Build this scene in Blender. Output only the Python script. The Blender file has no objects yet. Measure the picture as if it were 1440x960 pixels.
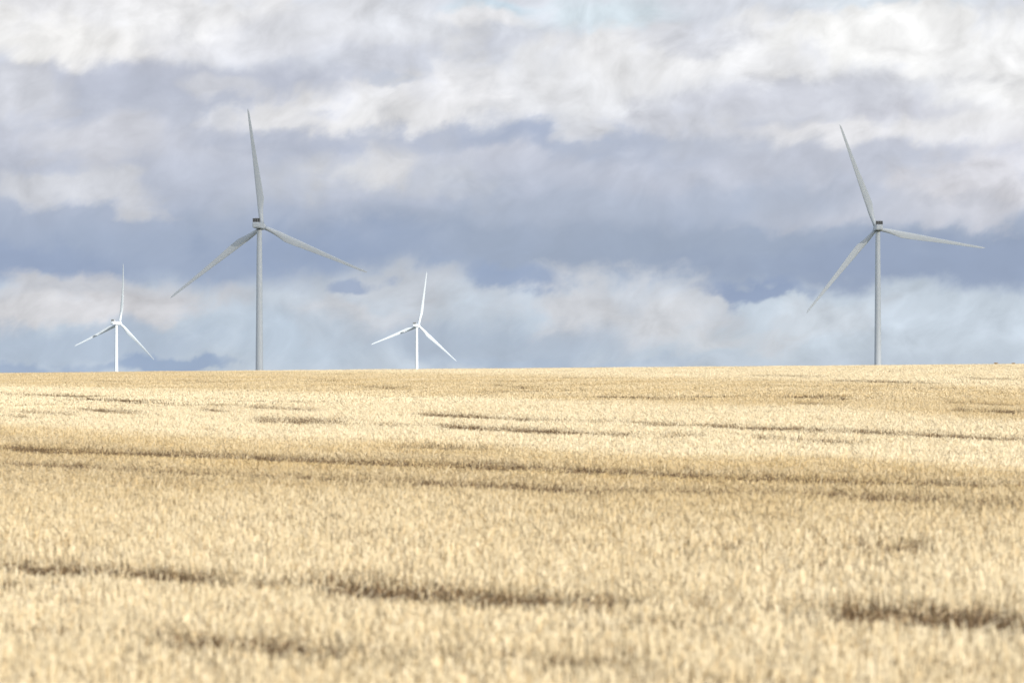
import bpy, bmesh, math, random
import numpy as np
from mathutils import Vector, Matrix, Euler

random.seed(7)
rng = np.random.default_rng(7)
scene = bpy.context.scene
col = scene.collection

# ------------------------------------------------------------------ camera
K = 36.0 / 150.0 / 1440.0          # tangent of one photo pixel
EYE_ROW = 497.5                    # photo row at eye level
EYE = 1.62
cam_d = bpy.data.cameras.new('camera')
cam = bpy.data.objects.new('camera', cam_d)
col.objects.link(cam)
cam_d.lens = 150.0
cam_d.sensor_width = 36.0
cam_d.clip_start = 0.5
cam_d.clip_end = 90000.0
cam.location = (0, 0, EYE)
cam.rotation_euler = (math.radians(90) + math.atan((EYE_ROW - 480) * K), 0, 0)
cam_d.dof.use_dof = True
cam_d.dof.focus_distance = 260.0
cam_d.dof.aperture_fstop = 5.0
scene.camera = cam

# ------------------------------------------------------------------ exposure
scene.view_settings.view_transform = 'Standard'
scene.view_settings.look = 'None'
EXPOSURE = 0.62
scene.view_settings.exposure = EXPOSURE
scene.view_settings.gamma = 1.0
scene.cycles.use_denoising = True
scene.cycles.max_bounces = 6
scene.cycles.diffuse_bounces = 3
scene.cycles.volume_bounces = 0

# ------------------------------------------------------------------ sun
SUN_EL = math.radians(26.5)
SUN_AZ = math.radians(39)          # to the right of straight behind the camera
to_sun = Vector((math.sin(SUN_AZ) * math.cos(SUN_EL), -math.cos(SUN_AZ) * math.cos(SUN_EL), math.sin(SUN_EL)))
sun_d = bpy.data.lights.new('sun', 'SUN')
sun_d.energy = 5.0
sun_d.angle = math.radians(0.5)
sun_d.color = (1.0, 0.97, 0.91)
sun = bpy.data.objects.new('sun', sun_d)
sun.rotation_euler = to_sun.to_track_quat('Z', 'Y').to_euler()
col.objects.link(sun)


def lin(rgb):
    out = []
    for c in rgb:
        c = c / 255.0
        out.append(c / 12.92 if c <= 0.04045 else ((c + 0.055) / 1.055) ** 2.4)
    return tuple(out)


class NT:
    """small helper for writing node trees"""
    def __init__(self, tree):
        self.t = tree
        self.n = tree.nodes
        self.n.clear()

    def new(self, kind, **kw):
        nd = self.n.new(kind)
        for k, v in kw.items():
            setattr(nd, k, v)
        return nd

    def put(self, sock, v):
        if isinstance(v, bpy.types.NodeSocket):
            self.t.links.new(v, sock)
        else:
            sock.default_value = v

    def math(self, op, a, b=0.0, clamp=False):
        nd = self.new('ShaderNodeMath', operation=op, use_clamp=clamp)
        self.put(nd.inputs[0], a)
        self.put(nd.inputs[1], b)
        return nd.outputs[0]

    def vmath(self, op, a, b=None):
        nd = self.new('ShaderNodeVectorMath', operation=op)
        self.put(nd.inputs[0], a)
        if b is not None:
            self.put(nd.inputs[1], b)
        return nd.outputs['Value'] if op == 'LENGTH' else nd.outputs[0]

    def vscale(self, a, s):
        nd = self.new('ShaderNodeVectorMath', operation='SCALE')
        self.put(nd.inputs[0], a)
        self.put(nd.inputs['Scale'], s)
        return nd.outputs[0]

    def noise(self, vec, scale, detail=4, rough=0.55, lac=2.0, dist=0.0, color=False):
        nd = self.new('ShaderNodeTexNoise')
        if vec is not None:
            self.put(nd.inputs['Vector'], vec)
        nd.inputs['Scale'].default_value = scale
        nd.inputs['Detail'].default_value = detail
        nd.inputs['Roughness'].default_value = rough
        nd.inputs['Lacunarity'].default_value = lac
        nd.inputs['Distortion'].default_value = dist
        return nd.outputs['Color'] if color else nd.outputs[0]

    def maprange(self, v, a, b, c, d, smooth=True):
        nd = self.new('ShaderNodeMapRange', interpolation_type='SMOOTHSTEP' if smooth else 'LINEAR')
        self.put(nd.inputs[0], v)
        for i, q in enumerate((a, b, c, d)):
            self.put(nd.inputs[i + 1], q)
        return nd.outputs[0]

    def mix(self, f, a, b, blend='MIX'):
        nd = self.new('ShaderNodeMix', data_type='RGBA', blend_type=blend)
        self.put(nd.inputs[0], f)
        for s, v in ((nd.inputs[6], a), (nd.inputs[7], b)):
            if isinstance(v, tuple) and len(v) == 3:
                v = (*v, 1.0)
            self.put(s, v)
        return nd.outputs[2]

    def ramp(self, f, stops):
        nd = self.new('ShaderNodeValToRGB')
        cr = nd.color_ramp
        while len(cr.elements) < len(stops):
            cr.elements.new(0.5)
        for e, (p, c) in zip(cr.elements, stops):
            e.position = p
            e.color = (*c, 1.0)
        self.put(nd.inputs[0], f)
        return nd.outputs[0]


# ------------------------------------------------------------------ sky
# a Nishita sky behind layered stratocumulus; clouds live in azimuth / elevation
world = bpy.data.worlds.new('World')
scene.world = world
world.use_nodes = True
W = NT(world.node_tree)
SKY_STRENGTH = 0.10
tc = W.new('ShaderNodeTexCoord').outputs['Generated']
sep = W.new('ShaderNodeSeparateXYZ')
W.put(sep.inputs[0], tc)
az = W.math('ARCTAN2', sep.outputs[0], sep.outputs[1])
el = W.math('ARCSINE', sep.outputs[2])
UNIT = 100 * K                      # radians in one layout unit
cmb = W.new('ShaderNodeCombineXYZ')
W.put(cmb.inputs[0], W.math('DIVIDE', az, UNIT))
W.put(cmb.inputs[1], W.math('DIVIDE', el, UNIT))
P = cmb.outputs[0]

nish = W.new('ShaderNodeTexSky', sky_type='NISHITA')
nish.sun_disc = False
nish.sun_elevation = SUN_EL
nish.sun_rotation = math.radians(180) - SUN_AZ
nish.dust_density = 1.0

# noise space: direction vector, one unit is about a hundred photo pixels
D = W.vmath('MULTIPLY', tc, (60.0, 60.0, 95.0))
# the rolls of cloud climb gently to the right
sh = W.new('ShaderNodeCombineXYZ')
W.put(sh.inputs[0], W.math('MULTIPLY', sep.outputs[0], 60.0))
W.put(sh.inputs[1], W.math('MULTIPLY', sep.outputs[1], 60.0))
W.put(sh.inputs[2], W.math('ADD', W.math('MULTIPLY', sep.outputs[2], 74.0), W.math('MULTIPLY', sep.outputs[0], -15.0)))
Dv = sh.outputs[0]
big = W.noise(D, 0.55, 2, 0.5, color=True)
fine = W.noise(Dv, 1.6, 4, 0.55, color=True)
wb = W.vmath('SUBTRACT', big, (0.5, 0.5, 0.5))
wf = W.vmath('SUBTRACT', fine, (0.5, 0.5, 0.5))
w1 = W.vmath('MULTIPLY', wb, (1.2, 0.75, 0.0))
w2 = W.vmath('MULTIPLY', wf, (0.8, 0.6, 0.0))
Pw = W.vmath('ADD', W.vmath('ADD', P, w1), w2)
# billows: fbm on a warped domain
Db = W.vmath('ADD', W.vmath('ADD', Dv, W.vscale(wb, 1.2)), W.vscale(wf, 0.16))
edge = W.noise(Db, 1.0, 5, 0.53)
edge_c = W.math('SUBTRACT', edge, 0.5)
# relief: the same billows sampled a step towards the sunlit side
edge2 = W.noise(W.vmath('ADD', Db, (0.26, 0.0, 0.20)), 1.0, 5, 0.53)
relief = W.math('SUBTRACT', edge, edge2)

# base haze-blue / lavender deck by elevation
vv = W.math('DIVIDE', el, UNIT * 10.0)          # 0..0.5 inside the frame
wob = W.math('MULTIPLY', W.math('SUBTRACT', W.noise(D, 0.8, 6, 0.55), 0.5), 0.06)
vv = W.math('ADD', vv, wob)
S = lambda *c: lin(c)
base = W.ramp(vv, [
    (0.000, S(192, 203, 215)), (0.045, S(188, 200, 213)), (0.085, S(193, 204, 216)),
    (0.115, S(158, 173, 198)), (0.155, S(160, 174, 198)), (0.21, S(182, 190, 207)),
    (0.30, S(198, 202, 214)), (0.40, S(206, 210, 220)), (0.52, S(216, 220, 228)), (1.0, S(214, 218, 226))])
sky_c = base


def stroke(x, y, rx, ry, c, op=1.0, soft=0.9, rough=1.0, rot=0.0):
    """one cloud mass: photo-pixel centre and radii turned into azimuth / elevation"""
    global sky_c
    soft *= 1.22
    mp = W.new('ShaderNodeMapping', vector_type='TEXTURE')
    W.put(mp.inputs['Vector'], Pw)
    mp.inputs['Location'].default_value = ((x - 720) / 100.0, (EYE_ROW - y) / 100.0, 0)
    mp.inputs['Rotation'].default_value = (0, 0, rot)
    mp.inputs['Scale'].default_value = (rx / 100.0, ry / 100.0, 1)
    ln = W.vmath('LENGTH', mp.outputs[0])
    t = W.math('MULTIPLY_ADD', edge_c, rough * 2.1)
    t.node.inputs[2].default_value = 0
    W.put(t.node.inputs[2], ln)
    a = W.maprange(t, 1 + soft * 0.5, 1 - soft * 0.5, 0.0, op)
    sky_c = W.mix(a, sky_c, S(*c))


# blue gaps
stroke(850, 18, 110, 34, (218, 231, 239), 0.9, 0.9, 1.2)
stroke(1250, 14, 130, 22, (221, 231, 239), 0.7, 1.0, 1.0)
stroke(700, 6, 50, 14, (205, 225, 238), 0.7)
# dark blue-grey band
stroke(250, 335, 420, 50, (163, 175, 196), 0.6, 1.2, 1.0)
stroke(980, 352, 560, 56, (159, 171, 190), 0.7, 1.2, 1.0)
stroke(1300, 372, 260, 34, (151, 165, 190), 0.8, 0.8, 0.7)
stroke(430, 352, 160, 34, (150, 166, 194), 0.7, 0.9)
stroke(60, 362, 130, 24, (152, 167, 194), 0.8, 0.8)
# pale lower layer below the band
stroke(1240, 452, 330, 54, (201, 212, 223), 0.85, 0.45, 0.5)
stroke(1150, 446, 110, 26, (207, 213, 220), 0.55, 0.9, 1.6)
stroke(880, 432, 180, 44, (202, 207, 215), 0.85, 0.55, 1.0)
stroke(790, 428, 64, 26, (213, 214, 218), 0.6, 1.0, 1.4)
stroke(930, 440, 80, 24, (213, 215, 219), 0.7, 0.9, 1.8)
stroke(1000, 474, 90, 18, (214, 216, 220), 0.6, 0.9, 1.6)
stroke(1065, 402, 66, 13, (146, 162, 191), 0.9, 0.7, 0.9)
stroke(540, 432, 170, 48, (196, 204, 214), 0.75, 1.0, 1.0)
stroke(590, 408, 80, 22, (204, 208, 215), 0.55, 1.1, 1.4)
stroke(500, 455, 80, 24, (210, 212, 217), 0.7, 0.9, 1.8)
stroke(512, 404, 30, 9, (160, 174, 199), 0.9, 0.8, 1.0)
stroke(705, 394, 60, 15, (153, 169, 196), 0.9, 0.8, 1.0)
stroke(110, 418, 180, 42, (205, 207, 213), 0.92, 0.55, 1.0)
stroke(60, 440, 100, 22, (216, 216, 219), 0.8, 0.9, 1.6)
stroke(180, 432, 80, 22, (214, 214, 218), 0.8, 0.9, 1.6)
stroke(100, 484, 220, 24, (177, 191, 209), 0.8, 0.8, 0.8)
stroke(700, 480, 170, 28, (175, 188, 205), 0.8, 0.9, 0.9)
stroke(390, 480, 120, 34, (186, 200, 215), 0.7, 0.9, 0.9)
stroke(250, 512, 90, 12, (155, 173, 200), 0.9, 0.6, 1.0)
stroke(60, 516, 110, 12, (160, 177, 203), 0.8, 0.7, 1.0)
stroke(780, 506, 180, 10, (176, 191, 210), 0.6, 0.8)
# upper left
stroke(150, 38, 300, 58, (230, 230, 233), 0.95, 0.55, 1.0)
stroke(60, 60, 150, 30, (243, 242, 240), 0.8, 0.9, 1.2)
stroke(260, 20, 130, 30, (242, 242, 243), 0.7, 0.9, 1.6)
stroke(430, 60, 160, 34, (220, 222, 229), 0.8, 0.9, 1.2)
stroke(200, 118, 320, 28, (188, 193, 208), 0.85, 0.8, 0.8)
stroke(190, 150, 260, 40, (186, 192, 207), 0.7, 0.9, 0.9)
stroke(20, 130, 70, 34, (214, 216, 223), 0.8, 0.9, 1.4)
stroke(120, 188, 110, 28, (208, 210, 218), 0.85, 0.8, 1.4, -0.1)
stroke(110, 268, 100, 24, (212, 214, 220), 0.85, 0.8, 1.5)
stroke(310, 120, 50, 18, (212, 214, 221), 0.8, 0.8, 1.6)
stroke(305, 170, 34, 16, (216, 218, 224), 0.8, 0.8, 1.6)
# middle
stroke(590, 150, 220, 46, (224, 225, 230), 0.95, 0.5, 1.2, 0.06)
stroke(440, 172, 80, 22, (231, 231, 233), 0.8, 0.8, 1.6)
stroke(560, 165, 120, 28, (236, 236, 237), 0.7, 0.9, 1.6)
stroke(700, 140, 120, 46, (234, 234, 236), 0.8, 0.9, 1.4)
stroke(600, 78, 150, 14, (205, 209, 220), 0.7, 1.0, 1.4, 0.1)
stroke(560, 40, 120, 30, (228, 230, 235), 0.6, 0.9, 1.4)
stroke(700, 28, 50, 18, (240, 240, 242), 0.8, 0.8, 1.4)
stroke(540, 112, 40, 10, (196, 203, 217), 0.8, 0.9, 1.2)
stroke(610, 202, 260, 18, (180, 188, 206), 0.8, 0.9, 0.8)
stroke(515, 248, 120, 30, (203, 207, 215), 0.75, 1.5, 1.5, 0.1)
stroke(500, 246, 55, 20, (219, 220, 223), 0.75, 1.5, 2.2, 0.1)
stroke(545, 230, 36, 22, (224, 224, 226), 0.7, 1.5, 2.2, 0.3)
stroke(640, 258, 60, 18, (200, 205, 215), 0.7, 0.9, 1.5)
stroke(800, 192, 130, 26, (170, 181, 203), 0.9, 0.8, 0.9)
stroke(810, 178, 34, 13, (216, 218, 224), 0.8, 0.8, 1.4, 0.4)
# upper right mass
stroke(1080, 110, 400, 78, (223, 225, 230), 0.95, 0.5, 1.1, 0.05)
stroke(830, 100, 130, 50, (232, 233, 236), 0.8, 0.9, 1.4)
stroke(1000, 80, 180, 44, (241, 241, 242), 0.7, 0.9, 1.7)
stroke(1260, 56, 150, 40, (251, 251, 250), 0.95, 0.6, 1.4)
stroke(1400, 90, 130, 80, (245, 245, 245), 0.9, 0.8, 1.3)
stroke(970, 62, 70, 20, (212, 215, 224), 0.7, 0.9, 1.0)
stroke(1080, 150, 210, 26, (203, 206, 216), 0.9, 0.9, 1.0, 0.1)
stroke(1260, 158, 90, 14, (206, 208, 218), 0.7, 0.9, 1.0)
stroke(1150, 196, 180, 24, (230, 230, 233), 0.9, 0.7, 1.4, 0.06)
stroke(1360, 190, 130, 26, (234, 234, 236), 0.8, 0.8, 1.3)
stroke(930, 215, 160, 26, (182, 190, 207), 0.8, 0.9, 0.9)
stroke(1160, 244, 240, 26, (194, 199, 212), 0.85, 0.9, 0.9)
stroke(1400, 262, 130, 48, (222, 222, 228), 0.9, 0.8, 1.3)
stroke(1260, 300, 180, 22, (201, 204, 214), 0.7, 0.9, 1.2)
stroke(900, 285, 280, 26, (178, 188, 206), 0.7, 1.0, 1.0)

# away from the photographed stretch the same kind of deck goes on
gen = W.noise(W.vmath('MULTIPLY', tc, (5.0, 5.0, 11.0)), 1.3, 8, 0.58, dist=0.3)
gen_c = W.ramp(gen, [(0.34, S(148, 161, 185)), (0.46, S(158, 169, 190)), (0.57, S(202, 206, 215)), (0.70, S(234, 234, 237))])
far_az = W.maprange(W.math('ABSOLUTE', az), 0.135, 0.30, 0.0, 1.0)
far_el = W.maprange(el, 0.088, 0.17, 0.0, 1.0)
far = W.math('MAXIMUM', far_az, far_el)
sky_c = W.mix(far, sky_c, gen_c)
# relief on the clouds, and a soft mottling
bw = W.new('ShaderNodeRGBToBW')
W.put(bw.inputs[0], sky_c)
tex = W.maprange(bw.outputs[0], 0.36, 0.78, 0.16, 1.0)
mott = W.math('MULTIPLY', W.math('SUBTRACT', W.noise(Db, 2.2, 5, 0.6), 0.5), 0.11)
amt = W.math('ADD', W.math('MULTIPLY', relief, 0.95), mott)
amt = W.math('ADD', W.math('MULTIPLY', amt, tex), 1.0)
cc = W.new('ShaderNodeCombineXYZ')
for i in range(3):
    W.put(cc.inputs[i], amt)
sky_c = W.mix(1.0, sky_c, cc.outputs[0], 'MULTIPLY')
clouds = W.vscale(sky_c, 2.0 ** -EXPOSURE / SKY_STRENGTH)
# clear air seen through the thin parts
thin = W.maprange(gen, 0.52, 0.42, 0.0, 0.9)
thin = W.math('MULTIPLY', thin, far)
final = W.mix(thin, clouds, nish.outputs[0])
bg = W.new('ShaderNodeBackground')
W.put(bg.inputs[0], final)
bg.inputs[1].default_value = SKY_STRENGTH
wo = W.new('ShaderNodeOutputWorld')
W.t.links.new(bg.outputs[0], wo.inputs[0])


# ------------------------------------------------------------------ helpers
def tag(o, label=None, cat=None, group=None, kind=None):
    for k, v in (('label', label), ('category', cat), ('group', group), ('kind', kind)):
        if v:
            o[k] = v
    return o


def add(name, mesh, parent=None):
    o = bpy.data.objects.new(name, mesh)
    col.objects.link(o)
    if parent:
        o.parent = parent
    return o


def mesh_np(name, verts, faces, mat=None, smooth=False):
    me = bpy.data.meshes.new(name)
    me.from_pydata([tuple(v) for v in verts], [], [tuple(int(i) for i in f) for f in faces])
    if mat:
        me.materials.append(mat)
    if smooth:
        me.polygons.foreach_set('use_smooth', [True] * len(me.polygons))
    me.update()
    return me


def mesh_bm(name, bm, mat, smooth=False):
    me = bpy.data.meshes.new(name)
    bm.to_mesh(me)
    bm.free()
    me.materials.append(mat)
    if smooth:
        me.polygons.foreach_set('use_smooth', [True] * len(me.polygons))
    me.update()
    return me


# the lie of the land: a nearly level field tilting up to the right, falling away past a ridge
def ground_z(x, y):
    x = np.asarray(x, float)
    y = np.asarray(y, float)
    z = 0.009 * np.clip(x, -300, 300)
    R = 42000.0
    y0, y1 = 338.0, 842.0
    t = np.clip(y - y0, 0, y1 - y0)
    z = z - t * t / (2 * R)
    z = z - 0.012 * np.clip(y - y1, 0, 4600)
    z = z - 0.005 * np.clip(y - 5504, 0, None)
    near = np.clip((900 - y) / 300, 0, 1)
    und = (0.035 * np.sin(0.21 * x + 0.16 * y + 0.7) + 0.03 * np.sin(-0.12 * x + 0.31 * y + 2.1)
           + 0.03 * np.sin(0.05 * x + 0.043 * y + 1.0) + 0.02 * np.sin(0.5 * x - 0.2 * y))
    return z + und * near * np.clip(y / 20, 0.3, 1)


def photo_px(x, y, z):
    """where a ground point sits in the photograph (used to read off the tone of the stubble there)"""
    return 720 + x / y / K, EYE_ROW - (z - EYE) / y / K


# ------------------------------------------------------------------ materials
def mat_new(name):
    m = bpy.data.materials.new(name)
    m.use_nodes = True
    return m, NT(m.node_tree)


def out(n, shader):
    o = n.new('ShaderNodeOutputMaterial')
    n.t.links.new(shader, o.inputs[0])


def paint(name, c, rough=0.42, dirt=0.12, scale=0.5):
    m, n = mat_new(name)
    tcn = n.new('ShaderNodeTexCoord').outputs['Object']
    st = n.noise(n.vmath('MULTIPLY', tcn, (1.6, 1.6, 0.25)), scale, 6, 0.6)
    f = n.maprange(st, 0.45, 0.75, 0.0, dirt)
    cc = n.mix(f, c, (c[0] * 0.62, c[1] * 0.6, c[2] * 0.55))
    b = n.new('ShaderNodeBsdfPrincipled')
    n.put(b.inputs['Base Color'], cc)
    n.put(b.inputs['Roughness'], n.maprange(st, 0.3, 0.8, rough - 0.05, rough + 0.15))
    out(n, b.outputs[0])
    return m


M_WHITE = paint('turbine_white_paint', (0.69, 0.745, 0.795))
M_BLADE = paint('blade_gelcoat', (0.71, 0.765, 0.81), 0.38, 0.10, 0.3)
M_GRILL = paint('cooler_radiator', (0.15, 0.155, 0.16), 0.6, 0.5, 2.0)
M_FRAME = paint('cooler_frame', (0.42, 0.43, 0.43), 0.5, 0.2, 1.0)
M_STEEL = paint('yaw_steel', (0.16, 0.17, 0.18), 0.5, 0.3, 2.0)


def straw_material(name, two_sided=0.34):
    m, n = mat_new(name)
    g = lambda a, t='GEOMETRY': n.new('ShaderNodeAttribute', attribute_name=a, attribute_type=t).outputs['Fac']
    r1, r2 = g('rnd_a'), g('rnd_b')
    tone, dark, grey = g('tone', 'INSTANCER'), g('dark', 'INSTANCER'), g('grey', 'INSTANCER')
    f = n.math('ADD', tone, n.math('MULTIPLY', n.math('SUBTRACT', r1, 0.5), 0.6), True)
    c = n.mix(f, (0.56, 0.42, 0.205), (0.78, 0.68, 0.475))
    # single stems run from honey gold to silvery grey
    c = n.mix(n.maprange(r2, 0.62, 0.95, 0.0, 0.5), c, (0.60, 0.38, 0.14))
    c = n.mix(n.maprange(r2, 0.30, 0.05, 0.0, 0.45), c, (0.58, 0.52, 0.43))
    c = n.mix(n.math('MULTIPLY', grey, n.maprange(r1, 0.0, 1.0, 1.0, 0.5)), c, (0.35, 0.285, 0.195))
    isb = n.maprange(n.math('SUBTRACT', dark, r2), -0.06, 0.06, 0.0, 1.0)
    brown = n.mix(n.maprange(r1, 0.25, 0.9, 0.0, 1.0), (0.070, 0.045, 0.025), (0.24, 0.155, 0.075))  # brown flecks, plus gap shade and bare soil painted onto stalks
    c = n.mix(isb, c, brown)
    d = n.new('ShaderNodeBsdfPrincipled')
    n.put(d.inputs['Base Color'], c)
    d.inputs['Roughness'].default_value = 0.55
    d.inputs['Specular IOR Level'].default_value = 0.35
    t = n.new('ShaderNodeBsdfTranslucent')
    n.put(t.inputs[0], c)
    mx = n.new('ShaderNodeMixShader')
    mx.inputs[0].default_value = two_sided
    n.t.links.new(d.outputs[0], mx.inputs[1])
    n.t.links.new(t.outputs[0], mx.inputs[2])
    out(n, mx.outputs[0])
    return m


M_STRAW = straw_material('wheat_straw')

M_SOIL, n = mat_new('field_soil')
tcn = n.new('ShaderNodeTexCoord').outputs['Object']
s1 = n.noise(tcn, 1.3, 8, 0.65)
s2 = n.noise(tcn, 14.0, 5, 0.6)
c = n.mix(n.maprange(s1, 0.35, 0.65, 0, 1), (0.27, 0.19, 0.095), (0.36, 0.27, 0.15))
c = n.mix(n.maprange(s2, 0.55, 0.75, 0, 0.6), c, (0.12, 0.09, 0.06))
# past the stubble field, unseen pasture and ploughland coloured dark to cut bounce light
sp_ = n.new('ShaderNodeSeparateXYZ')
n.put(sp_.inputs[0], tcn)
fields = n.new('ShaderNodeTexVoronoi')
fields.inputs['Scale'].default_value = 0.003
n.put(fields.inputs['Vector'], tcn)
fc = n.new('ShaderNodeSeparateColor')
n.put(fc.inputs[0], fields.outputs['Color'])
pasture = n.mix(fc.outputs[0], (0.062, 0.078, 0.040), (0.100, 0.088, 0.060))
c = n.mix(n.maprange(sp_.outputs[1], 640, 650, 0, 1), c, pasture)
b = n.new('ShaderNodeBsdfPrincipled')
n.put(b.inputs['Base Color'], c)
b.inputs['Roughness'].default_value = 0.95
bp = n.new('ShaderNodeBump')
bp.inputs['Strength'].default_value = 0.6
bp.inputs['Distance'].default_value = 0.03
n.put(bp.inputs['Height'], s2)
n.t.links.new(bp.outputs[0], b.inputs['Normal'])
out(n, b.outputs[0])

M_WEED, n = mat_new('dry_weed')
b = n.new('ShaderNodeBsdfPrincipled')
tcn = n.new('ShaderNodeTexCoord').outputs['Object']
n.put(b.inputs['Base Color'], n.mix(n.noise(tcn, 5.0, 3), (0.17, 0.10, 0.04), (0.34, 0.23, 0.10)))
b.inputs['Roughness'].default_value = 0.8
out(n, b.outputs[0])

M_CLOUD, n = mat_new('cloud_vapour')
pv = n.new('ShaderNodeVolumeScatter')
pv.inputs['Color'].default_value = (0.9, 0.92, 0.95, 1)
pv.inputs['Density'].default_value = 0.0105
o_ = n.new('ShaderNodeOutputMaterial')
n.t.links.new(pv.outputs[0], o_.inputs['Volume'])

# ------------------------------------------------------------------ ground sheet
gx = np.concatenate([[-40000, -15000, -6000, -2500, -1200, -600, -320, -200, -140], np.arange(-110, 110.1, 1.25),
                     [140, 200, 320, 600, 1200, 2500, 6000, 15000, 40000]])
gy = np.concatenate([[-6000, -2000, -600, -200, -80, -40, -15], np.arange(0, 200, 1.25), np.arange(200, 640, 2.5),
                     np.arange(640, 1000, 20), [1050, 1200, 1500, 2000, 2500, 3200, 4000, 4700, 5504, 8000, 14000, 25000, 50000]])
X, Y = np.meshgrid(gx, gy)
Z = ground_z(X, Y)
nx, ny = len(gx), len(gy)
vs = np.stack([X.ravel(), Y.ravel(), Z.ravel()], 1)
ii = (np.arange(ny - 1)[:, None] * nx + np.arange(nx - 1)[None, :]).ravel()
fs = np.stack([ii, ii + 1, ii + 1 + nx, ii + nx], 1)
ground = add('ground', mesh_np('ground', vs, fs, M_SOIL, True))
tag(ground, kind='structure')

# ------------------------------------------------------------------ wind turbines
R_ROT = 61.0


def lathe(bm, prof, seg=32, axis='Z', off=(0, 0, 0)):
    rings = []
    for r, h in prof:
        ring = []
        for k in range(seg):
            a = 2 * math.pi * k / seg
            p = (r * math.cos(a), r * math.sin(a), h) if axis == 'Z' else (r * math.cos(a), h, r * math.sin(a))
            ring.append(bm.verts.new((p[0] + off[0], p[1] + off[1], p[2] + off[2])))
        rings.append(ring)
    for a, b_ in zip(rings, rings[1:]):
        for k in range(seg):
            bm.faces.new((a[k], a[(k + 1) % seg], b_[(k + 1) % seg], b_[k]))
    for ring in (rings[0], rings[-1]):
        try:
            bm.faces.new(ring)
        except ValueError:
            pass
    bmesh.ops.recalc_face_normals(bm, faces=bm.faces)


def bevel_box(bm, c, s, bev=0.1, seg=2):
    r = bmesh.ops.create_cube(bm, size=1.0)
    for v in r['verts']:
        v.co = Vector((v.co.x * s[0] + c[0], v.co.y * s[1] + c[1], v.co.z * s[2] + c[2]))
    es = {e for v in r['verts'] for e in v.link_edges}
    if bev:
        bmesh.ops.bevel(bm, geom=list(es), offset=bev, segments=seg, affect='EDGES')
    return r


def blade_mesh(flex):
    """tapered, twisted aerofoil along +Z, leading edge at -X, bent downwind (-Y) by flex metres at its tip"""
    ns, nc = 34, 20
    vs, fs = [], []
    for i in range(ns + 1):
        s = i / ns
        r = 1.6 + (R_ROT - 1.6) * s
        # chord
        pts = [(0, 2.15), (0.04, 2.15), (0.12, 2.9), (0.21, 3.85), (0.30, 3.65), (0.5, 2.65), (0.75, 1.65), (0.93, 1.1), (0.985, 0.85), (0.995, 0.6), (1, 0.3)]
        ch = np.interp(s, [p[0] for p in pts], [p[1] for p in pts])
        th = ch * np.interp(s, [0, 0.04, 0.14, 0.25, 0.6, 1], [1, 1, 0.55, 0.32, 0.2, 0.16])
        roundness = np.interp(s, [0, 0.04, 0.2], [1, 1, 0])
        tw = math.radians(np.interp(s, [0, 0.2, 0.5, 1], [9, 7, 2.5, 0]) + 0.0)
        axis_at = 0.5 * roundness + 0.30 * (1 - roundness)
        for k in range(nc):
            a = 2 * math.pi * k / nc
            # circle
            cx, cy = -0.5 * math.cos(a), 0.5 * math.sin(a)
            # aerofoil: u from 0 (leading) to 1 (trailing)
            u = 0.5 - 0.5 * math.cos(a)
            yt = 2.6 * (0.2969 * math.sqrt(u) - 0.126 * u - 0.3516 * u * u + 0.2843 * u ** 3 - 0.1015 * u ** 4)
            ay = yt if a <= math.pi else -yt
            px = (cx * roundness + (u - axis_at) * (1 - roundness)) * ch
            py = cy * roundness * th + ay * (1 - roundness) * th
            x = px * math.cos(tw) + py * math.sin(tw)
            y = -px * math.sin(tw) + py * math.cos(tw)
            vs.append((x, y - flex * s ** 2, r))
    for i in range(ns):
        for k in range(nc):
            a, b_ = i * nc + k, i * nc + (k + 1) % nc
            fs.append((a, b_, b_ + nc, a + nc))
    vs.append((0.0, -flex, R_ROT + 0.12))
    fs.append(tuple(range(nc))[::-1])
    for k in range(nc):
        fs.append((ns * nc + k, ns * nc + (k + 1) % nc, len(vs) - 1))
    return mesh_np('blade', vs, fs, M_BLADE, True)


HUB_Y = 5.6


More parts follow.
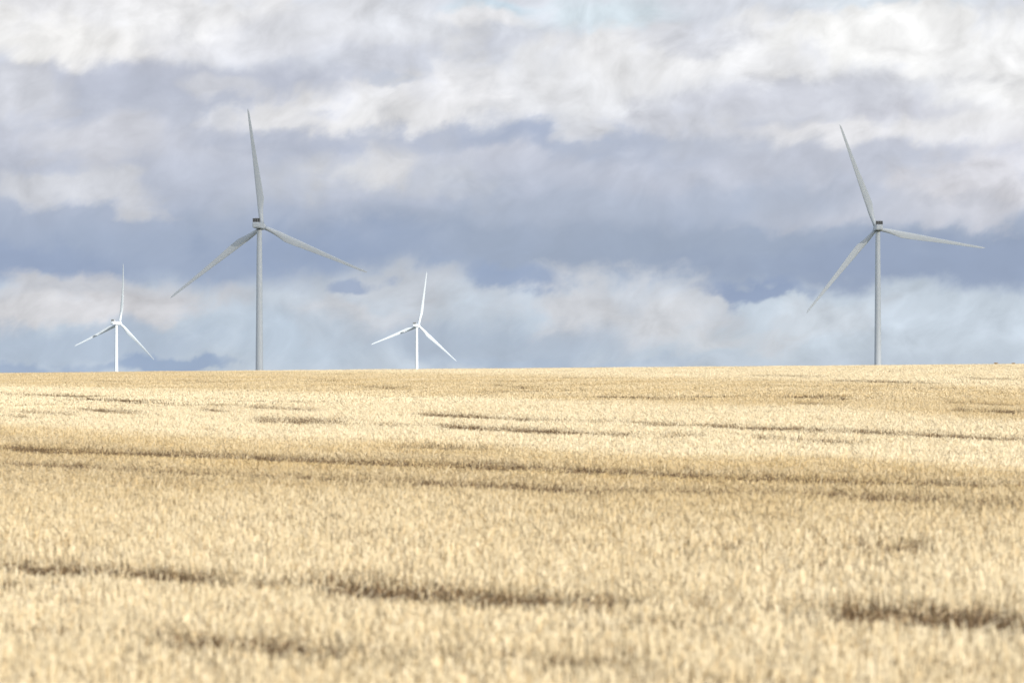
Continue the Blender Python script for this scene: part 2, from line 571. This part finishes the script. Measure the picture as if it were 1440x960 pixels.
def make_turbine(px, py, dist, yaw_deg, theta, flex, label):
    hx = (px - 720) * K * dist
    hz = EYE + (EYE_ROW - py) * K * dist
    yaw = math.radians(-yaw_deg)
    # hub sits ahead of the tower along the rotor axis
    tx = hx - HUB_Y * math.sin(math.radians(yaw_deg))
    ty = dist - HUB_Y * math.cos(math.radians(yaw_deg))
    base = float(ground_z(tx, ty)) - 0.3
    H = hz - base
    root = bpy.data.objects.new('wind_turbine', None)
    col.objects.link(root)
    root.location = (tx, ty, base)
    root.rotation_euler = (0, 0, yaw)
    tag(root, label, 'wind turbine', 'wind turbines beyond the stubble field')

    bm = bmesh.new()
    top = H - 1.9
    prof = [(2.6, 0.0), (2.6, 0.4), (2.05, 0.4)]
    for k in range(1, 5):
        z = top * k / 5
        r = 2.05 - 0.75 * (z / top)
        prof += [(r, z - 0.12), (r + 0.03, z - 0.11), (r + 0.03, z + 0.11), (r, z + 0.12)]
    prof += [(1.30, top)]
    lathe(bm, prof, 40)
    tw_ = add('tower', mesh_bm('tower', bm, M_WHITE, True), root)
    for e in (tw_,):
        e.data.set_sharp_from_angle(angle=math.radians(35))
    bm = bmesh.new()
    lathe(bm, [(1.28, top + 0.002), (1.55, top + 0.05), (1.55, top + 0.32)], 32)
    add('yaw_ring', mesh_bm('yaw_ring', bm, M_STEEL), root)

    bm = bmesh.new()
    bevel_box(bm, (0, -1.5, H + 0.15), (3.75, 11.0, 3.35), 0.35, 3)
    for v in bm.verts:          # the tail is cut up a little underneath, the nose narrows to the hub
        if v.co.y < -6 and v.co.z < H:
            v.co.z += 0.55
        if v.co.y > 3:
            v.co.x *= 0.86
    nac = add('nacelle', mesh_bm('nacelle', bm, M_WHITE, True), root)
    nac.data.set_sharp_from_angle(angle=math.radians(40))
    # rear hatch standing slightly proud on the tail
    bm = bmesh.new()
    bevel_box(bm, (0, -7.02, H + 0.25), (2.1, 0.06, 1.7), 0.02, 1)
    add('hatch', mesh_bm('hatch', bm, M_WHITE), nac)

    # cooler: an open frame of three radiator panels on the roof at the tail
    zc = H + 1.825
    bm = bmesh.new()
    y0, th_ = -5.6, 0.9
    bevel_box(bm, (0, y0, zc + 0.12), (3.9, th_, 0.2), 0.03, 1)
    bevel_box(bm, (0, y0, zc + 2.02), (3.9, th_, 0.16), 0.03, 1)
    for sx in (-1.88, -0.63, 0.63, 1.88):
        bevel_box(bm, (sx, y0 + 0.003, zc + 1.08), (0.12, th_ - 0.02, 1.72), 0.02, 1)
    coo = add('cooler', mesh_bm('cooler', bm, M_FRAME), root)
    bm = bmesh.new()
    bevel_box(bm, (0, 0, 0), (1.11, 0.4, 1.68), 0, 1)
    for k in range(7):
        bevel_box(bm, (0, -0.22, -0.72 + 0.24 * k), (1.09, 0.08, 0.06), 0, 1)
    pm = mesh_bm('cooler_panel', bm, M_GRILL)
    for sx in (-1.255, 0.0, 1.255):
        p = add('cooler_panel', pm, coo)
        p.location = (sx, y0, zc + 1.08)
    bm = bmesh.new()
    lathe(bm, [(0.05, zc), (0.05, zc + 2.6)], 8, off=(1.2, -2.9, 0))
    lathe(bm, [(0.05, zc), (0.05, zc + 2.6)], 8, off=(-1.2, -2.9, 0))
    bevel_box(bm, (0, -2.9, zc + 2.5), (2.6, 0.08, 0.08), 0.01, 1)
    add('wind_vane_mast', mesh_bm('wind_vane_mast', bm, M_FRAME), root)

    bm = bmesh.new()
    lathe(bm, [(1.25, -1.5), (1.75, -1.2), (1.85, 0.2), (1.6, 1.2), (1.0, 1.95), (0.3, 2.2), (0.02, 2.22)], 32, axis='Y')
    hub = add('hub', mesh_bm('hub', bm, M_WHITE, True), root)
    hub.location = (0, HUB_Y, H)
    bmsh = blade_mesh(flex)
    for k in range(3):
        bl = add('blade', bmsh, root)
        bl.location = (0, HUB_Y, H)
        bl.rotation_euler = (0, math.radians(theta + 120 * k), 0)
    return root


def dist_for(rpx):
    return 60.0 / (rpx * K)


make_turbine(368.8, 318.5, dist_for(163.6), 12, -7, 1.5,
             'big grey shaded wind turbine on the left, one blade pointing almost straight up')
make_turbine(1232.5, 321.5, dist_for(152.4), -3, -20, 3.0,
             'big pale wind turbine on the right with one blade stretched out sideways')
make_turbine(168.5, 454.5, dist_for(82.5), 34, 7.5, 4.5,
             'small bright white distant wind turbine at the far left of the skyline')
make_turbine(588.7, 458.2, dist_for(75.5), 22, 10, 2.0,
             'small bright white distant wind turbine standing between the two big ones')

# ------------------------------------------------------------------ unseen clouds placed on the sun line to shade the near turbines
def cloud_puff(cx, cy, cz, rx, ry, rz, seed):
    bm = bmesh.new()
    bmesh.ops.create_icosphere(bm, subdivisions=4, radius=1.0)
    rr = np.random.default_rng(seed)
    dirs = rr.normal(size=(26, 3))
    dirs /= np.linalg.norm(dirs, axis=1)[:, None]
    for v in bm.verts:
        d = np.array(v.co.normalized())
        b_ = 1 + 0.28 * np.max(np.clip(dirs @ d - 0.86, 0, 1)) / 0.14
        f = 0.55 if v.co.z < 0 else 1.0
        v.co = Vector((cx + d[0] * rx * b_, cy + d[1] * ry * b_, cz + d[2] * rz * b_ * f))
    return bm


CH = 820.0
Lk = CH / math.tan(SUN_EL)
for (tx, ty, rx, rz, seed, lab) in (
        (-130, 2200, 210, 74, 3, 'unseen low thick puff of cloud shading the left big turbine'),
        (202, 2363, 190, 62, 5, 'unseen low thin puff of cloud shading the right big turbine')):
    c = (tx + math.sin(SUN_AZ) * Lk, ty - math.cos(SUN_AZ) * Lk, CH + 60)
    o = add('cloud', mesh_bm('cloud', cloud_puff(*c, rx, rx, rz, seed), M_CLOUD, True))
    tag(o, lab, 'cloud', kind='structure')

# ------------------------------------------------------------------ stubble
# dark tracks, shade and soil of row gaps painted as brown stalks: photo polylines (x, y), strength, half thickness in photo pixels
TRACKS = [
    ([(0, 815), (130, 822), (290, 833)], 0.95, 11), ([(290, 836), (480, 845)], 0.45, 9),
    ([(470, 845), (600, 853), (725, 862)], 1.0, 15), ([(725, 862), (850, 868)], 0.8, 14), ([(850, 868), (1180, 880)], 0.35, 13),
    ([(1180, 882), (1290, 888), (1400, 893)], 1.0, 18), ([(1400, 895), (1440, 898)], 0.7, 15),
    ([(0, 914), (40, 914)], 0.7, 9), ([(40, 914), (240, 925)], 0.35, 12), ([(230, 922), (480, 944)], 0.65, 16), ([(480, 946), (780, 958)], 0.35, 14), ([(770, 957), (890, 962)], 0.8, 12),
    ([(980, 792), (1180, 785)], 0.3, 7), ([(1170, 788), (1310, 791)], 0.7, 8),
    ([(0, 637), (480, 658)], 0.82, 5.5), ([(480, 658), (960, 678)], 0.75, 6), ([(960, 678), (1440, 698)], 0.65, 6),
    ([(0, 663), (140, 667)], 0.75, 4.5), ([(140, 670), (590, 690)], 0.5, 5), ([(580, 690), (820, 703)], 0.88, 7), ([(820, 703), (1180, 708)], 0.66, 5.5), ([(1180, 710), (1300, 716)], 0.5, 9), ([(1300, 716), (1440, 724)], 0.35, 8),
    ([(0, 556), (80, 561)], 0.4, 2.5), ([(80, 561), (185, 568)], 0.95, 4), ([(185, 568), (255, 572)], 0.75, 3), ([(255, 572), (320, 575)], 0.35, 3),
    ([(590, 587), (680, 592), (750, 597)], 0.85, 4), ([(750, 597), (870, 600)], 0.35, 3),
    ([(900, 602), (960, 604), (1100, 611)], 0.75, 4), ([(1100, 611), (1245, 615)], 0.75, 4), ([(1245, 615), (1440, 627)], 0.65, 4),
    ([(0, 571), (70, 576)], 0.6, 3), ([(120, 580), (200, 586)], 0.7, 4), ([(30, 584), (100, 588)], 0.5, 3), ([(350, 576), (450, 582)], 0.6, 3), ([(280, 580), (320, 583)], 0.55, 3), ([(360, 595), (480, 598)], 0.75, 5),
    ([(520, 603), (620, 606)], 0.4, 3), ([(620, 606), (700, 610), (790, 614)], 0.9, 4.5), ([(790, 614), (880, 619), (980, 620)], 0.55, 4),
    ([(1060, 622), (1200, 630)], 0.4, 5), ([(560, 634), (690, 641)], 0.6, 4),
    ([(500, 546), (580, 550)], 0.6, 3), ([(700, 546), (770, 549)], 0.75, 3), ([(580, 540), (620, 542)], 0.4, 2), ([(660, 554), (720, 555)], 0.45, 2),
    ([(830, 560), (970, 567)], 0.65, 3), ([(1100, 560), (1215, 567)], 0.65, 3), ([(1110, 572), (1180, 574)], 0.5, 2.5), ([(1330, 570), (1440, 576)], 0.5, 3), ([(1340, 581), (1440, 586)], 0.7, 3),
    ([(1180, 538), (1290, 541), (1340, 543)], 0.6, 2.2), ([(1350, 534), (1440, 537)], 0.55, 2), ([(1060, 530), (1160, 532)], 0.35, 2),
    ([(260, 538), (330, 540)], 0.5, 2), ([(440, 537), (500, 539)], 0.45, 2), ([(0, 590), (40, 592)], 0.5, 3),
]
# band tones by equivalent row (row at the picture's middle): tone 0 golden .. 1 pale, and grey 0..1
EQ = [505, 526, 532, 562, 572, 632, 645, 656, 664, 674, 680, 690, 712, 722, 760, 820, 900, 1000]
TONE = [0.95, 0.95, 0.42, 0.36, 1.08, 1.08, 0.34, 0.18, 0.36, 0.05, 0.24, 0.30, 0.18, 0.36, 0.52, 0.72, 0.82, 0.74]
GREY = [0, 0, 0.05, 0.05, 0, 0, 0.0, 0.10, 0.42, 0.05, 0.22, 0.42, 0.36, 0.25, 0.15, 0.12, 0.12, 0.12]


def seg_mask(px, py):
    d = np.zeros_like(px)
    for pts, st, hw in TRACKS:
        xs = np.array([p[0] for p in pts], float)
        ys = np.array([p[1] for p in pts], float)
        yc = np.interp(px, xs, ys)
        fl = 10 + 0.12 * max(0.0, ys[0] - 540)
        fade = np.clip((px - xs[0]) / fl + 1, 0, 1) * np.clip((xs[-1] - px) / fl + 1, 0, 1)
        rag = np.sin(px * 0.083 + ys[0]) + np.sin(px * 0.19 + 2.1 * ys[0]) + 0.8 * np.sin(px * 0.037 + 0.7 * ys[0])
        m = st * (0.92 + 0.20 * rag) * fade * np.clip(1.6 - 1.1 * np.abs(py - yc - hw * 0.3) / hw, 0, 1)
        d = np.maximum(d, m)
    return d


def notches(x, y):
    """small patches tinted dark as shaded gaps in the stand, strung out along the drill rows"""
    u = x * cu + y * su
    v = -x * su + y * cu
    q = np.sin(u * 1.9 + 3.0 * np.sin(v * 2.3)) + np.sin(u * 0.77 - v * 3.1 + 1.0) + np.sin(v * 5.3 + 2.0 * np.sin(u * 0.35))
    return np.clip((q - 1.55) * 0.75, 0, 0.75)


def field_tone(x, y):
    z = ground_z(x, y)
    px, py = photo_px(x, y, z)
    slope = np.interp(py, [520, 560, 640, 720, 900], [0.012, 0.036, 0.046, 0.030, 0.030])
    eq = py - slope * (px - 720)
    eq = eq + 4.0 * np.sin(px * 0.011 + 1.3) * np.clip((py - 520) / 120, 0, 1)
    return np.interp(eq, EQ, TONE), np.interp(eq, EQ, GREY), seg_mask(px, py)


def patch_mesh(name, size, rows, per_row, width, clump, hmean, litter, seed):
    """one square of drilled stubble: bent flat stalks in rows, with loose straw lying between them"""
    r = np.random.default_rng(seed)
    vs, fs, ra, rb = [], [], [], []

    def strip(p0, p1, p2, side, w0, w1, a, b_):
        i = len(vs)
        for p, w in ((p0, w0), (p1, (w0 + w1) / 2), (p2, w1)):
            vs.append(p - side * w / 2)
            vs.append(p + side * w / 2)
        fs.append((i, i + 1, i + 3, i + 2))
        fs.append((i + 2, i + 3, i + 5, i + 4))
        ra.extend([a] * 6)
        rb.extend([b_] * 6)

    for k in range(rows):
        v = (k + 0.5) / rows * size - size / 2
        nclump = max(2, int(size / clump))
        ca, cb, chh = r.random(nclump), r.random(nclump), r.normal(1, 0.06, nclump)
        off = r.random()
        for j in range(per_row):
            u = (j + r.random()) / per_row
            ci = int((u + off) * nclump) % nclump
            x = u * size - size / 2
            y = v + r.normal(0, size / rows * 0.17)
            h = hmean * max(0.35, chh[ci] * r.normal(1, 0.10))
            if r.random() < 0.03:
                h *= 1.22
            lean = r.normal(0, 0.15, 2) * h
            ang = r.uniform(0, math.pi)
            side = np.array([math.cos(ang), math.sin(ang), 0])
            p0 = np.array([x, y, -0.03])
            p2 = np.array([x + lean[0], y + lean[1], h])
            p1 = p0 * 0.5 + p2 * 0.5 - np.array([lean[0], lean[1], 0]) * 0.15
            a = np.clip(0.55 * ca[ci] + 0.45 * r.random(), 0, 1)
            b_ = np.clip(0.6 * cb[ci] + 0.4 * r.random(), 0, 1)
            strip(p0, p1, p2, side, width, width * 0.8, a, b_)
            if r.random() < 0.35:      # a dry leaf sheath peeling away
                la = r.uniform(0, 2 * math.pi)
                q0 = p1
                q1 = p1 + np.array([math.cos(la), math.sin(la), 0.6]) * h * 0.22
                q2 = p1 + np.array([math.cos(la) * 1.6, math.sin(la) * 1.6, 0.2]) * h * 0.30
                sd = np.array([-math.sin(la), math.cos(la), 0])
                strip(q0, q1, q2, sd, width * 1.3, width * 0.4, min(1, a + 0.15), b_)
    for j in range(litter):
        x, y = r.uniform(-size / 2, size / 2, 2)
        la = r.uniform(0, 2 * math.pi)
        L = r.uniform(0.06, 0.20)
        z = r.uniform(0.02, hmean * 0.9)
        d = np.array([math.cos(la), math.sin(la), r.normal(0, 0.35)])
        p0 = np.array([x, y, z])
        p2 = p0 + d * L
        p2[2] = max(0.01, p2[2])
        p1 = (p0 + p2) / 2 + np.array([0, 0, 0.01])
        sd = np.array([-math.sin(la), math.cos(la), 0.4])
        strip(p0, p1, p2, sd, width * 1.1, width * 0.8, min(1, 0.45 + 0.55 * r.random()), r.random())
    me = mesh_np(name, vs, fs, M_STRAW)
    for nm, arr in (('rnd_a', ra), ('rnd_b', rb)):
        at = me.attributes.new(nm, 'FLOAT', 'POINT')
        at.data.foreach_set('value', np.array(arr, np.float32))
    return me


ROW = math.atan2(-0.77, 0.64)
cu, su = math.cos(ROW), math.sin(ROW)


def stubble(name, size, y0, y1, variants, zscale, label):
    src = bpy.data.collections.new(name + '_patches')       # kept out of the scene, only instanced
    for i, me in enumerate(variants):
        src.objects.link(bpy.data.objects.new(name + '_patch', me))
    half = 0.135 * y1 + 8
    n_ = int((max(y1, half) * 1.6) / size) + 2
    a, b_ = np.meshgrid(np.arange(-n_, n_), np.arange(-n_, n_))
    a, b_ = a.ravel() * size, b_.ravel() * size
    oy = (y0 + y1) / 2
    x = a * cu - b_ * su
    y = oy + a * su + b_ * cu
    ok = (y > y0) & (y <= y1) & (np.abs(x) < 0.135 * y + 8)
    x, y = x[ok], y[ok]
    z = ground_z(x, y)
    tone, grey, dark = field_tone(x, y)
    N = len(x)
    dark = np.maximum(dark, notches(x, y) * (0.9 if size < 0.5 else 0.5) if size < 1 else notches(x / 6, y / 6) * 0.6)
    me = bpy.data.meshes.new(name)
    me.vertices.add(N)
    me.vertices.foreach_set('co', np.stack([x, y, z], 1).astype(np.float32).ravel())
    rot = np.zeros((N, 3), np.float32)
    rot[:, 2] = ROW + math.pi * rng.integers(0, 2, N)
    big_ = 0.08 * np.sin(x * 0.37 + y * 0.21) + 0.07 * np.sin(x * 0.9 - y * 0.13 + 2)
    hs = np.clip(1 + 0.5 * big_ + rng.normal(0, 0.05, N), 0.7, 1.3) * zscale
    hs *= 1 - 0.38 * np.clip(dark * 1.4, 0, 1)
    sc = np.stack([np.ones(N), np.ones(N), hs], 1).astype(np.float32)
    for nm, kind, field, arr in (('rot', 'FLOAT_VECTOR', 'vector', rot), ('scl', 'FLOAT_VECTOR', 'vector', sc),
                                 ('tone', 'FLOAT', 'value', np.clip(tone + big_ * 0.9 + rng.normal(0, 0.05, N), 0, 1.1)),
                                 ('grey', 'FLOAT', 'value', grey), ('dark', 'FLOAT', 'value', np.clip(np.maximum(dark * 1.05, 0.075), 0, 0.93)),
                                 ('pick', 'INT', 'value', rng.integers(0, len(variants), N))):
        at = me.attributes.new(nm, kind, 'POINT')
        at.data.foreach_set(field, np.asarray(arr, np.int32 if kind == 'INT' else np.float32).ravel())
    o = add(name, me)
    tag(o, label, 'stubble', kind='stuff')
    ng = bpy.data.node_groups.new(name + '_scatter', 'GeometryNodeTree')
    ng.interface.new_socket('Geometry', in_out='INPUT', socket_type='NodeSocketGeometry')
    ng.interface.new_socket('Geometry', in_out='OUTPUT', socket_type='NodeSocketGeometry')
    nn, ln = ng.nodes, ng.links
    gi, go = nn.new('NodeGroupInput'), nn.new('NodeGroupOutput')
    iop = nn.new('GeometryNodeInstanceOnPoints')
    ci = nn.new('GeometryNodeCollectionInfo')
    ci.inputs['Collection'].default_value = src
    ci.inputs['Separate Children'].default_value = True
    ci.inputs['Reset Children'].default_value = True

    def attr(nm, dt):
        q = nn.new('GeometryNodeInputNamedAttribute')
        q.data_type = dt
        q.inputs['Name'].default_value = nm
        return q.outputs['Attribute']
    mp = nn.new('GeometryNodeMeshToPoints')
    ln.new(gi.outputs[0], mp.inputs[0])
    ln.new(mp.outputs[0], iop.inputs['Points'])
    ln.new(ci.outputs[0], iop.inputs['Instance'])
    iop.inputs['Pick Instance'].default_value = True
    ln.new(attr('pick', 'INT'), iop.inputs['Instance Index'])
    e2r = nn.new('FunctionNodeEulerToRotation')
    ln.new(attr('rot', 'FLOAT_VECTOR'), e2r.inputs[0])
    ln.new(e2r.outputs[0], iop.inputs['Rotation'])
    ln.new(attr('scl', 'FLOAT_VECTOR'), iop.inputs['Scale'])
    ln.new(iop.outputs[0], go.inputs[0])
    md = o.modifiers.new('scatter', 'NODES')
    md.node_group = ng
    return o


close_v = [patch_mesh('stubble_close', 0.3, 2, 26, 0.0070, 0.035, 0.155, 14, 50 + i) for i in range(16)]
near_v = [patch_mesh('stubble_near', 0.6, 4, 46, 0.0080, 0.05, 0.14, 90, 100 + i) for i in range(10)]
far_v = [patch_mesh('stubble_far', 2.0, 13, 110, 0.018, 0.12, 0.14, 420, 200 + i) for i in range(8)]
stubble('stubble', 0.3, 12, 46, close_v, 1.0, 'tall cut wheat stubble out of focus at the front of the field')
stubble('stubble', 0.6, 46, 130, near_v, 1.0, 'golden and greyish cut wheat stubble across the middle of the field')
stubble('stubble', 2.0, 130, 590, far_v, 1.0, 'pale cut wheat stubble reaching up to the skyline')

# ------------------------------------------------------------------ dry weeds on the skyline
def weed(px, dist, h, seed, label):
    r = random.Random(seed)
    x = (px - 720) * K * dist
    z = float(ground_z(x, dist))
    bm = bmesh.new()
    for k in range(34):
        a = r.uniform(0, 2 * math.pi)
        L = h * r.uniform(0.5, 1.0)
        lean = r.uniform(0.1, 0.9) * L
        w = 0.02
        tip = Vector((math.cos(a) * lean, math.sin(a) * lean, L))
        mid = tip * 0.5 + Vector((0, 0, L * 0.12))
        s = Vector((-math.sin(a), math.cos(a), 0)) * w
        v = [bm.verts.new(p) for p in (-s, s, mid - s, mid + s, tip - s * 1.5, tip + s * 1.5)]
        bm.faces.new((v[0], v[1], v[3], v[2]))
        bm.faces.new((v[2], v[3], v[5], v[4]))
        # seed head
        for q in range(2):
            c = tip + Vector((r.uniform(-.04, .04), r.uniform(-.04, .04), r.uniform(-.03, .05)))
            bmesh.ops.create_icosphere(bm, subdivisions=1, radius=0.035, matrix=Matrix.Translation(c))
    o = add('dry_weed', mesh_bm('dry_weed', bm, M_WEED))
    o.location = (x, dist, z)
    tag(o, label, 'weed', 'dry weeds on the field skyline')


weed(1400, 520, 0.34, 1, 'larger brown dry weed on the skyline at the far right')
weed(1425, 520, 0.30, 2, 'smaller brown dry weed on the skyline at the right edge')
